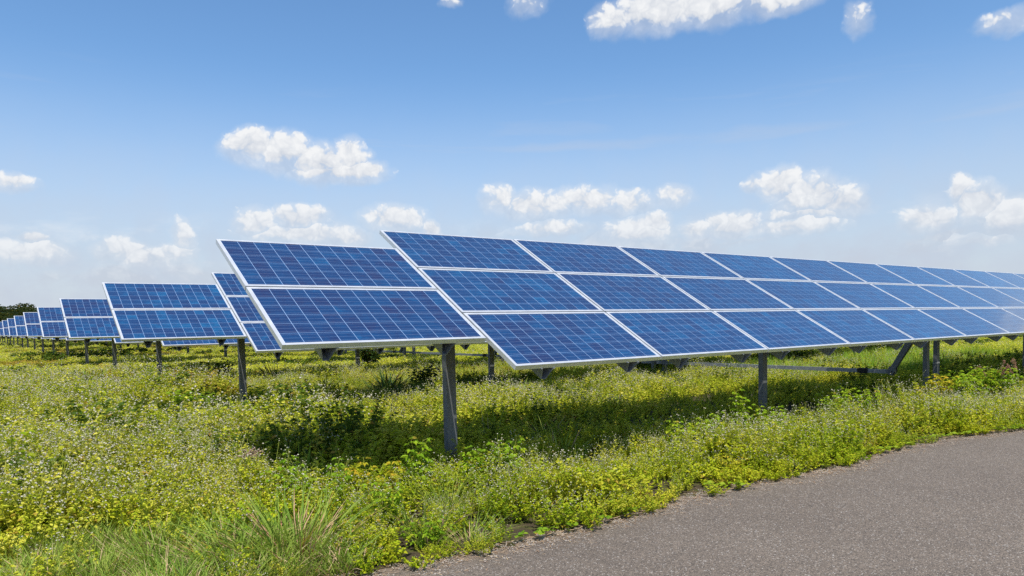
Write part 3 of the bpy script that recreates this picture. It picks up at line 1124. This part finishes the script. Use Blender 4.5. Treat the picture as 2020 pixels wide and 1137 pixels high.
    idx = np.where(u < pd, rng.integers(7, 10, n), np.where(u > 1 - po, rng.integers(10, 12, n), idx))
    rz, ti = rnd(n)
    o = scatter('meadow_weeds', mid, np.column_stack([x, y, 0 * x]), rz, ti, np.column_stack([s, s, s * rng.uniform(0.8, 1.2, n)]), idx)
    tag(o, 'low yellow-green weeds growing between the first rows of panels', 'weeds', None, 'stuff')
    # far field
    X, Y, S = [], [], []
    for r0, r1, de, sc in ((27, 60, 1.5, 1.0), (60, 110, 0.55, 1.5), (110, 210, 0.2, 2.3)):
        x, y, r = sample(r0, r1, de)
        k = (y > edge_y(np.minimum(x, 39)) + 1) & (rng.uniform(0, 1, len(x)) < 0.9 + 0.3 * lump(x, y, 0.25, 1))
        X.append(x[k])
        Y.append(y[k])
        S.append(np.full(k.sum(), sc))
    x, y, s = np.concatenate(X), np.concatenate(Y), np.concatenate(S)
    n = len(x)
    s = s * rng.uniform(0.8, 1.2, n)
    idx = np.where(rng.uniform(0, 1, n) < np.clip(0.35 - 0.5 * lump(x, y, 0.15), 0.05, 0.9), rng.integers(5, 7, n), rng.integers(0, 5, n))
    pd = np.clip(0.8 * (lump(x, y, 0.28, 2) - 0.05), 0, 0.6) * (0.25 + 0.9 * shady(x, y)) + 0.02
    po = np.clip(1.3 * (lump(x, y, 0.22, 0) - 0.15), 0, 0.7)
    u = rng.uniform(0, 1, n)
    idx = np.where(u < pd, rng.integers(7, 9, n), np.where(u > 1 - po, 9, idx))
    rz, ti = rnd(n, 0.03)
    o = scatter('far_meadow', far, np.column_stack([x, y, 0 * x]), rz, ti, np.column_stack([s, s, np.clip(s, 0.9, 1.25) * (1.0 + 0.25 * lump(x, y, 0.3, 2))]), idx)
    tag(o, 'pale yellow-green meadow stretching back under the distant panel rows', 'meadow', None, 'stuff')


def build_grass():
    g = [grass_mesh(101 + i, n=60, h=0.20 + 0.05 * (i % 3), rad=0.11, w=0.0085, dry=0.25) for i in range(5)]
    x, y, r = sample(1.5, 7.0, 85)
    p = lawn(x, y) * 0.95 + 0.05
    keep = (y > edge_y(x) + 0.03) & (rng.uniform(0, 1, len(x)) < p)
    x, y = x[keep], y[keep]
    s = rng.uniform(0.7, 1.25, len(x))
    # stray grass standing through the weeds further back
    x2, y2, r2 = sample(3.5, 24, 3.2)
    k = (y2 > edge_y(x2) + 0.5) & (rng.uniform(0, 1, len(x2)) < 0.5 + 0.8 * lump(x2, y2, 0.8, 0))
    x, y = np.concatenate([x, x2[k]]), np.concatenate([y, y2[k]])
    s = np.concatenate([s, rng.uniform(1.2, 1.9, k.sum())])
    n = len(x)
    rz, ti = rnd(n, 0.15)
    o = scatter('verge_grass', g, np.column_stack([x, y, 0 * x]), rz, ti, np.column_stack([s, s, s]), rng.integers(0, 5, n))
    tag(o, 'short green grass mixed with dry blades in the left foreground', 'grass', None, 'stuff')
    # bank of tall bright grass beyond the second row on the right, and rough grass among the weeds
    tg = [grass_mesh(121 + i, n=90, h=0.62, rad=0.28, w=0.013, mat=M_TALLGRASS, dry=0.06, lean=0.3, bend=0.4) for i in range(3)]
    n = 900
    x = rng.uniform(20, 44, n)
    y = rng.uniform(9.5, 26, n)
    k = lump(x, y, 0.25) + rng.normal(0, 0.25, n) > -0.15
    x, y = x[k], y[k]
    n2 = 420
    x2 = rng.uniform(12.5, 24, n2)
    y2 = rng.uniform(2.0, 6.0, n2)
    k = lump(x2, y2, 0.4, 1) + rng.normal(0, 0.3, n2) > 0.0
    x, y = np.concatenate([x, x2[k]]), np.concatenate([y, y2[k]])
    n = len(x)
    s = rng.uniform(0.7, 1.15, n)
    rz, ti = rnd(n, 0.08)
    o = scatter('tall_grass', tg, np.column_stack([x, y, 0 * x]), rz, ti, np.column_stack([s, s, s]), rng.integers(0, 3, n))
    tag(o, 'bank of taller bright green grass beyond the rows on the right', 'grass', None, 'stuff')


def build_grit():
    r = np.random.default_rng(77)
    kinds = []
    for i in range(3):
        b = MB()
        for k in range(9):
            c = np.array([r.normal(0, 0.035), r.normal(0, 0.03), 0.003])
            d = r.uniform(0.004, 0.012, 3) * np.array([1, 1, 0.6])
            th = r.uniform(0, 3.14)
            b.box(c, d, 0, [[math.cos(th), -math.sin(th), 0], [math.sin(th), math.cos(th), 0], [0, 0, 1]])
        m = 7
        base = np.column_stack([r.normal(0, 0.05, (m, 2)), np.full(m, 0.004)])
        a = r.uniform(0, 6.28, m)
        blades(b, base, np.stack([np.cos(a), np.sin(a), np.full(m, 0.06)], 1), r.uniform(0.02, 0.07, m), 0.004, 0.02, 1, 2, r)
        kinds.append(b.mesh('grit', [mat_plain('loose_stone', (0.16, 0.13, 0.11), (0.42, 0.37, 0.32), 0.9), M_DRY]))
    x = r.uniform(-4.5, 12, 1500)
    y = edge_y(x) + 0.03 - np.abs(r.normal(0, 0.16, 1500))
    n = len(x)
    rz = r.uniform(0, 6.28, n)
    sc = r.uniform(0.4, 1.1, n)
    o = scatter('loose_grit', kinds, np.column_stack([x, y, np.full(n, 0.012)]), rz, np.zeros((n, 2)), np.column_stack([sc, sc, sc]), r.integers(0, 3, n))
    tag(o, 'loose grit and dry clippings strewn along the asphalt edge', 'grit', None, 'stuff')


build_weeds()
build_grass()
build_grit()


# --- plants one can tell apart
def leafy_plant(loc, label, seed, h=0.55, spread=0.2, stems=7, leaf=0.075, mat=None, flowers=0, fmat=None, group=None, lean=(0, 0), cat='leafy weed', name='leafy_weed'):
    r = np.random.default_rng(seed)
    t = thing(name, label, cat, (loc[0], loc[1], 0), r.uniform(0, 6.28), group)
    sb, lb, fb = MB(), MB(), MB()
    for s in range(stems):
        a = r.uniform(0, 2 * np.pi)
        q = math.sqrt(r.uniform(0.02, 1)) * spread
        hh = h * r.uniform(0.65, 1.0) if s else h
        f = np.linspace(0, 1, 7)
        p = np.column_stack([math.cos(a) * q * (0.15 + 0.85 * f ** 1.3) + lean[0] * f * f, math.sin(a) * q * (0.15 + 0.85 * f ** 1.3) + lean[1] * f * f, -0.02 + (hh + 0.02) * f])
        p[1:, :2] += r.normal(0, 0.008, (6, 2))
        sb.tube(p, np.linspace(0.0048, 0.0018, 7), 5)
        nn = int(13 * hh / 0.5) + 4
        tt = np.linspace(0.25, 0.99, nn)
        base = np.stack([np.interp(tt, f, p[:, i]) for i in range(3)], 1)
        th = r.uniform(0, 6.28) + np.arange(nn) * 2.4
        # each node carries a stalk with three leaflets
        pet = np.stack([np.cos(th), np.sin(th), np.full(nn, 0.35)], 1)
        L = leaf * r.uniform(0.75, 1.2, nn) * (1.15 - 0.45 * tt)
        tipb = base + pet * (L * 0.7)[:, None]
        ribbon(sb, base, tipb, 0.0028, 0, r)
        for da, sc in ((0, 1.0), (1.05, 0.8), (-1.05, 0.8)):
            d = np.stack([np.cos(th + da), np.sin(th + da), r.uniform(-0.15, 0.35, nn)], 1)
            leaves(lb, tipb, d, L * sc, L * sc * 0.62, 0, fold=0.3, droop=0.3, r=r)
        if flowers:
            m = flowers
            tip = p[-1] + np.stack([r.normal(0, 0.04, m), r.normal(0, 0.04, m), r.uniform(0.0, 0.10, m)], 1)
            ribbon(sb, np.repeat(p[-1][None], m, 0), tip, 0.0025, 0, r)
            puffs(fb, tip, 0.0085 * r.uniform(0.7, 1.25, m), 0, r)
    obj('stems', sb.mesh('stems', [M_STEM]), t)
    obj('foliage', lb.mesh('foliage', [mat or M_BUSH]), t)
    if flowers:
        tag(obj('flower_heads', fb.mesh('flower_heads', [fmat or M_FLOWER]), t), kind='stuff')
    return t


G_L = 'leafy weeds along the edge of the shadow'
leafy_plant((-0.7, -0.68), 'tall upright leafy weed just left of the nearest steel post', 201, 0.583, 0.10, 5, 0.085, M_BUSH, 0, None, G_L)
leafy_plant((-0.05, -0.75), 'bright leafy weed with brown stalks just right of the nearest steel post', 202, 0.483, 0.20, 6, 0.085, M_BUSH, 0, None, G_L)
leafy_plant((0.2, -1), 'bushy lime leafed weed, second to the right of the nearest post', 203, 0.504, 0.20, 7, 0.08, M_BUSH, 3, None, G_L)
leafy_plant((-1.68, -0.675), 'sprawling leafy weed with loose white flowers at left end of the near shadow', 204, 0.52, 0.30, 9, 0.075, M_BUSH, 4, M_FLOWER, G_L)
leafy_plant((-1.95, -0.6), 'thin weed stalks topped with white flowers, leftmost beside the near shadow', 205, 0.56, 0.18, 5, 0.05, M_BUSH, 4, M_FLOWER, G_L)
leafy_plant((-1.1, -0.65), 'yellowing leafy bush with orange leaves in front of the near shadow', 206, 0.42, 0.28, 10, 0.075, M_YELLOWBUSH, 0, None, G_L)
leafy_plant((-1.3, -1.2), 'green and yellow leaved weed below the orange leafed bush', 207, 0.36, 0.22, 8, 0.07, M_BUSH, 2, None, G_L)
leafy_plant((2.35, -1.1), 'low green leafy weed midway between the two front steel posts', 208, 0.494, 0.22, 7, 0.075, M_BUSH, 3, None, G_L)
leafy_plant((2.9, -1.02), 'spreading leafy weed with yellow flecks left of the second front post', 209, 0.52, 0.30, 9, 0.08, M_BUSH, 2, None, G_L)
leafy_plant((3.55, -1.15), 'tall pointed leafy weed spike rising left of the second front post', 210, 0.75, 0.07, 4, 0.075, M_BUSH, 0, None, G_L)
leafy_plant((4, -1.25), 'leafy weed growing at the foot of the second front post', 211, 0.52, 0.25, 8, 0.08, M_BUSH, 0, None, G_L)
leafy_plant((5.9, -1.05), 'bright green leafy weed right of the second front post', 212, 0.594, 0.25, 8, 0.085, M_BUSH, 3, None, G_L)
leafy_plant((6.4, -1.15), 'lime green leafy weed in front of the drive rod coupling', 213, 0.594, 0.35, 9, 0.09, M_BUSH, 2, None, G_L)
leafy_plant((9, -1.15), 'yellow tinged leafy bush left of the paired posts', 214, 0.621, 0.42, 12, 0.10, M_YELLOWBUSH, 0, None, G_L)
leafy_plant((9.8, -1.2), 'large green leafy bush in front of the paired posts', 215, 0.675, 0.42, 12, 0.10, M_BUSH, 0, None, G_L)
leafy_plant((10.4, -1.3), 'bushy green weed just right of the paired posts', 216, 0.675, 0.40, 11, 0.10, M_BUSH, 2, None, G_L)
leafy_plant((10.9, -1.4), 'rightmost leafy bush of the verge, beside the reddish grass plumes', 217, 0.65, 0.45, 11, 0.10, M_BUSH, 3, None, G_L)
leafy_plant((-0.9, 6.9), 'bright green leafy bush beside the dark shadow under the second row', 218, 0.6, 0.40, 12, 0.10, M_BUSH, 0, None, G_L)
leafy_plant((0.6, 7.9), 'green leafy bush at the foot of the second row end post', 219, 0.5, 0.38, 10, 0.09, M_BUSH, 0, None, G_L)
leafy_plant((-1.85, -1.75), 'small yellow leafed weed with orange leaves right of the big grass tussock', 220, 0.26, 0.15, 8, 0.055, M_YELLOWBUSH, 0, None, G_L)
leafy_plant((-1.35, -1.95), 'low lime leafed weed at the asphalt edge near the grass tussock', 221, 0.22, 0.20, 9, 0.055, M_BUSH, 0, None, G_L)
leafy_plant((2.15, -1.95), 'yellowing low weed hanging over the asphalt edge in mid verge', 222, 0.26, 0.24, 9, 0.055, M_YELLOWBUSH, 0, None, G_L)


def tussock(loc, label, seed, n, h, rad, w, mat, dry, lean, bend, cat='grass tuft', name='grass_tussock', group=None, drymat=None):
    t = thing(name, label, cat, (loc[0], loc[1], 0), 0, group)
    r = np.random.default_rng(seed)
    gb, db = MB(), MB()
    a = r.uniform(0, 2 * np.pi, n)
    q = np.sqrt(r.uniform(0, 1, n)) * rad
    base = np.stack([np.cos(a) * q, np.sin(a) * q, np.full(n, -0.01)], 1)
    a2 = a + r.normal(0, 0.6, n)
    ln = h * r.uniform(0.45, 1.1, n)
    k = lean * (0.2 + q / rad) * r.uniform(0.5, 1.3, n)
    d = np.stack([np.cos(a2) * k, np.sin(a2) * k, np.ones(n)], 1)
    nd = int(n * (1 - dry))
    blades(gb, base[:nd], d[:nd], ln[:nd], w * r.uniform(0.7, 1.2, nd), r.uniform(0.2, 1.2, nd) * bend, 0, 5, r)
    obj('green_blades', gb.mesh('green_blades', [mat]), t)
    if nd < n:
        m = n - nd
        blades(db, base[nd:], d[nd:] * np.array([1.3, 1.3, 1]), ln[nd:] * 0.8, w * 0.8, r.uniform(0.2, 1.5, m) * bend, 0, 5, r)
        obj('dry_blades', db.mesh('dry_blades', [drymat or M_DRY]), t)
    return t


G_T = 'grass tussocks in the foreground verge'
tussock((-2.20, -1.55), 'largest grass tussock, long arching blades with reddish dry stalks, bottom foreground', 301, 330, 0.66, 0.26, 0.0145, M_GRASS, 0.30, 0.85, 0.35, group=G_T, drymat=M_RUST)
tussock((-2.62, -1.42), 'green grass tussock leaning left beside the largest tussock', 302, 180, 0.52, 0.18, 0.013, M_GRASS, 0.25, 0.85, 0.45, group=G_T)
tussock((-3.02, -1.20), 'spiky short grass tussock at the bottom left of the foreground', 303, 130, 0.38, 0.14, 0.012, M_GRASS, 0.3, 0.8, 0.5, group=G_T)
tussock((-3.55, -0.62), 'loose grass tussock in the bottom left corner', 304, 170, 0.36, 0.16, 0.0065, M_GRASS, 0.15, 0.6, 0.5, group=G_T)
tussock((-0.75, -1.25), 'tall fine grass tussock amid the flowering weeds of the verge', 305, 170, 0.52, 0.13, 0.005, M_GRASS, 0.12, 0.5, 0.5, group=G_T)
tussock((-1.05, -2.02), 'mown grass tussock sprawling flat over the asphalt edge', 306, 190, 0.36, 0.16, 0.006, M_GRASS, 0.25, 1.9, 0.25, group=G_T)

G_S = 'dark strap leaved plants between the rows'
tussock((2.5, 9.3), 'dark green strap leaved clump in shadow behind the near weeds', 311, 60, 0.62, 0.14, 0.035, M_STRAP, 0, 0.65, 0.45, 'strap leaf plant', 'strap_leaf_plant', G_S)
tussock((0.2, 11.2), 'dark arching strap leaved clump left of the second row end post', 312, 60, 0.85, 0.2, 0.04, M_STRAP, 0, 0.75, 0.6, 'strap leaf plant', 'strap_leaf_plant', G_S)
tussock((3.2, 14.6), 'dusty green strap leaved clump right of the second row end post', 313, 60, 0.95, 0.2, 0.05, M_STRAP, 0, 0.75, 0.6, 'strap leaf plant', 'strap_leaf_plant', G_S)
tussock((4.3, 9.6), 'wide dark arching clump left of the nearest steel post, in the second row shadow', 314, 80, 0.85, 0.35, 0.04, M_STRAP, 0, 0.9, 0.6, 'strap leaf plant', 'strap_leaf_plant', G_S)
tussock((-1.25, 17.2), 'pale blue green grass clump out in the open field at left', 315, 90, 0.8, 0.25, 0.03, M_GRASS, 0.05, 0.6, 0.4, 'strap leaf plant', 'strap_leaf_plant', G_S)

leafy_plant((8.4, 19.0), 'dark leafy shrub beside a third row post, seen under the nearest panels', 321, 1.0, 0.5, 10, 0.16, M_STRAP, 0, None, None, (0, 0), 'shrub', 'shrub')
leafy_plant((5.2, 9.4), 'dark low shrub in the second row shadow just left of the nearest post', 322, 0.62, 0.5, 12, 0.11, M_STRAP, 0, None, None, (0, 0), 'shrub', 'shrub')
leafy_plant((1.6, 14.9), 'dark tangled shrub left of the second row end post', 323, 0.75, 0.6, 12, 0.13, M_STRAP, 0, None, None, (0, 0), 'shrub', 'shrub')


def plume(loc, label, seed, h=0.85, n=4):
    r = np.random.default_rng(seed)
    t = thing('plume_grass', label, 'plume grass', (loc[0], loc[1], 0), 0, 'reddish plume grasses at the right edge')
    sb, pb = MB(), MB()
    for i in range(n):
        a = r.uniform(0, 6.28)
        f = np.linspace(0, 1, 7)
        hh = h * r.uniform(0.8, 1.05)
        p = np.column_stack([math.cos(a) * 0.22 * f ** 2, math.sin(a) * 0.22 * f ** 2, hh * f])
        sb.tube(p, np.linspace(0.004, 0.002, 7), 5)
        m = 70
        tt = r.uniform(0.74, 1.0, m)
        base = np.stack([np.interp(tt, f, p[:, j]) for j in range(3)], 1)
        d = r.normal(size=(m, 3)) * np.array([1, 1, 0.5]) + np.array([0, 0, 0.6])
        leaves(pb, base, d, 0.038 * r.uniform(0.5, 1.2, m), 0.010, 0, r=r, droop=0.35)
    m = 26
    a = r.uniform(0, 6.28, m)
    d = np.stack([np.cos(a) * 0.5, np.sin(a) * 0.5, np.ones(m)], 1)
    gb = MB()
    blades(gb, np.zeros((m, 3)), d, 0.5 * r.uniform(0.5, 1.1, m), 0.008, 0.6, 0, 4, r)
    obj('stalks', sb.mesh('stalks', [M_STEM]), t)
    obj('plumes', pb.mesh('plumes', [M_PLUME]), t)
    obj('blades', gb.mesh('blades', [M_GRASS]), t)


plume((10.48, -1.5), 'reddish plume grass, left one of two at the right edge of verge', 331, 0.78)
plume((11.2, -1.68), 'taller reddish plume grass cut by the right edge of the view', 332, 0.80, 4)


def seedhead():
    r = np.random.default_rng(5)
    t = thing('dried_flower_stalk', 'thin bent stalk with a dried brown flower cluster left of the near shadow', 'dried flower', (-1.95, 0.15, 0))
    sb, fb = MB(), MB()
    f = np.linspace(0, 1, 9)
    p = np.column_stack([0.02 + 0.34 * (1 - f) ** 1.4 - 0.02, -0.10 * (1 - f), 0.50 * np.sin(f * 1.57)])
    sb.tube(p, np.linspace(0.004, 0.002, 9), 5)
    puffs(fb, p[-1] + r.normal(0, 1, (60, 3)) * np.array([0.05, 0.04, 0.022]), 0.013, 0, r)
    obj('stalk', sb.mesh('stalk', [M_STEM]), t)
    obj('flower_cluster', fb.mesh('flower_cluster', [M_BROWNHEAD]), t)


seedhead()


def vine(pts, label, seed, nl=18):
    r = np.random.default_rng(seed)
    pts = np.array(pts, float)
    t = thing('creeping_vine', label, 'vine', (pts[0][0], pts[0][1], 0.018), 0, 'vines creeping over the asphalt edge')
    q = pts - pts[0]
    s = np.linspace(0, len(q) - 1, 40)
    p = np.stack([np.interp(s, np.arange(len(q)), q[:, i]) for i in range(2)], 1)
    p = np.column_stack([p + 0.012 * np.sin(s[:, None] * 5), 0.010 + 0.006 * np.abs(np.sin(s * 4))])
    sb, lb = MB(), MB()
    sb.tube(p, 0.003, 5)
    k = np.sort(r.integers(0, 40, nl))
    base = p[k] + np.array([0, 0, 0.006])
    a = r.uniform(0, 6.28, nl)
    up_ = np.column_stack([r.normal(0, 0.018, (nl, 2)), r.uniform(0.015, 0.045, nl)])
    ribbon(sb, base, base + up_, 0.003, 0, r)
    for da, sc in ((0, 1.0), (2.0, 0.8), (-2.0, 0.8)):
        d = np.stack([np.cos(a + da), np.sin(a + da), np.full(nl, 0.12)], 1)
        L = 0.052 * r.uniform(0.75, 1.2, nl) * sc
        leaves(lb, base + up_, d, L, L * 0.95, 0, 0.12, 0.15, r)
    obj('runner', sb.mesh('runner', [M_DRY]), t)
    obj('foliage', lb.mesh('foliage', [M_VINE]), t)


vine([(-0.86, -2.30), (-0.56, -2.34), (-0.33, -2.38), (-0.02, -2.33), (0.21, -2.36), (0.44, -2.36)], 'bright lime vine creeping along the asphalt edge in the centre', 401, 22)
vine([(1.55, -2.22), (1.72, -2.36), (1.80, -2.42)], 'short green vine tip reaching on to the asphalt at mid verge', 402, 12)
vine([(5.6, -2.35), (6.4, -2.55), (7.1, -2.72), (7.9, -2.98), (8.6, -3.2)], 'yellow leaved vine mat along the asphalt at the right edge', 403, 110)
vine([(4.2, -2.30), (4.7, -2.44), (5.2, -2.46)], 'yellow green vine patch on the asphalt left of the yellow mat', 404, 40)


# --- distant treeline
def tree_meshes(seed):
    r = np.random.default_rng(seed)
    h = 10.0
    tb, cb = MB(), MB()
    f = np.linspace(0, 1, 7)
    p = np.column_stack([r.normal(0, 0.12, 7) * f, r.normal(0, 0.12, 7) * f, h * 0.72 * f - 0.1])
    tb.tube(p, np.linspace(0.24, 0.07, 7), 7)
    cl = []
    for i in range(13):
        a = r.uniform(0, 6.28)
        z0 = h * r.uniform(0.16, 0.62)
        L = r.uniform(1.4, 3.0) * (1.1 - 0.5 * z0 / h)
        e = np.array([math.cos(a) * L, math.sin(a) * L, z0 + r.uniform(0.6, 2.0)])
        b0 = np.array([np.interp(z0, p[:, 2], p[:, 0]), np.interp(z0, p[:, 2], p[:, 1]), z0])
        tb.tube(np.stack([b0, (b0 + e) / 2 + [0, 0, 0.15], e]), [0.08, 0.05, 0.02], 5)
        cl.append((e, r.uniform(0.9, 1.7)))
    for i in range(10):
        cl.append((np.array([r.normal(0, 0.9), r.normal(0, 0.9), h * r.uniform(0.5, 0.97)]), r.uniform(0.7, 1.4)))
    for c, R in cl:
        n = int(95 * R)
        d = unit(r.normal(size=(n, 3)))
        rr = R * r.uniform(0.45, 1.08, n) ** 0.5
        base = c + d * rr[:, None] * np.array([1, 1, 0.75])
        leaves(cb, base, d + r.normal(0, 0.6, (n, 3)), r.uniform(0.3, 0.6, n), r.uniform(0.2, 0.34, n), 0, r=r)
    return tb.mesh('trunk', [M_BARK], True), cb.mesh('crown', [M_TREELEAF])


def build_trees():
    kinds = [tree_meshes(501 + i) for i in range(5)]
    r = np.random.default_rng(9)
    first = {}
    nT = 84
    for i in range(nT):
        az = math.radians(80) + math.radians(28) * (i + r.uniform(-0.4, 0.4)) / nT
        D = r.uniform(190, 250)
        x, y = CAM.x + D * math.cos(az), CAM.y + D * math.sin(az)
        # the line of trees sinks gently towards the right
        k = np.clip((math.degrees(az) - 84) / 5, 0, 1)
        s = D / 220 * (0.86 + 0.22 * k) * r.uniform(0.84, 1.08)
        t = thing('broadleaf_tree', 'dark broadleaf tree standing in the distant treeline at far left', 'tree', (x, y, 0), r.uniform(0, 6.28), 'trees of the distant dark treeline')
        t.scale = (s * 1.45, s * 1.45, s * 0.80)
        tr, cr = kinds[i % 5]
        obj('trunk', tr, t)
        obj('crown', cr, t)


build_trees()
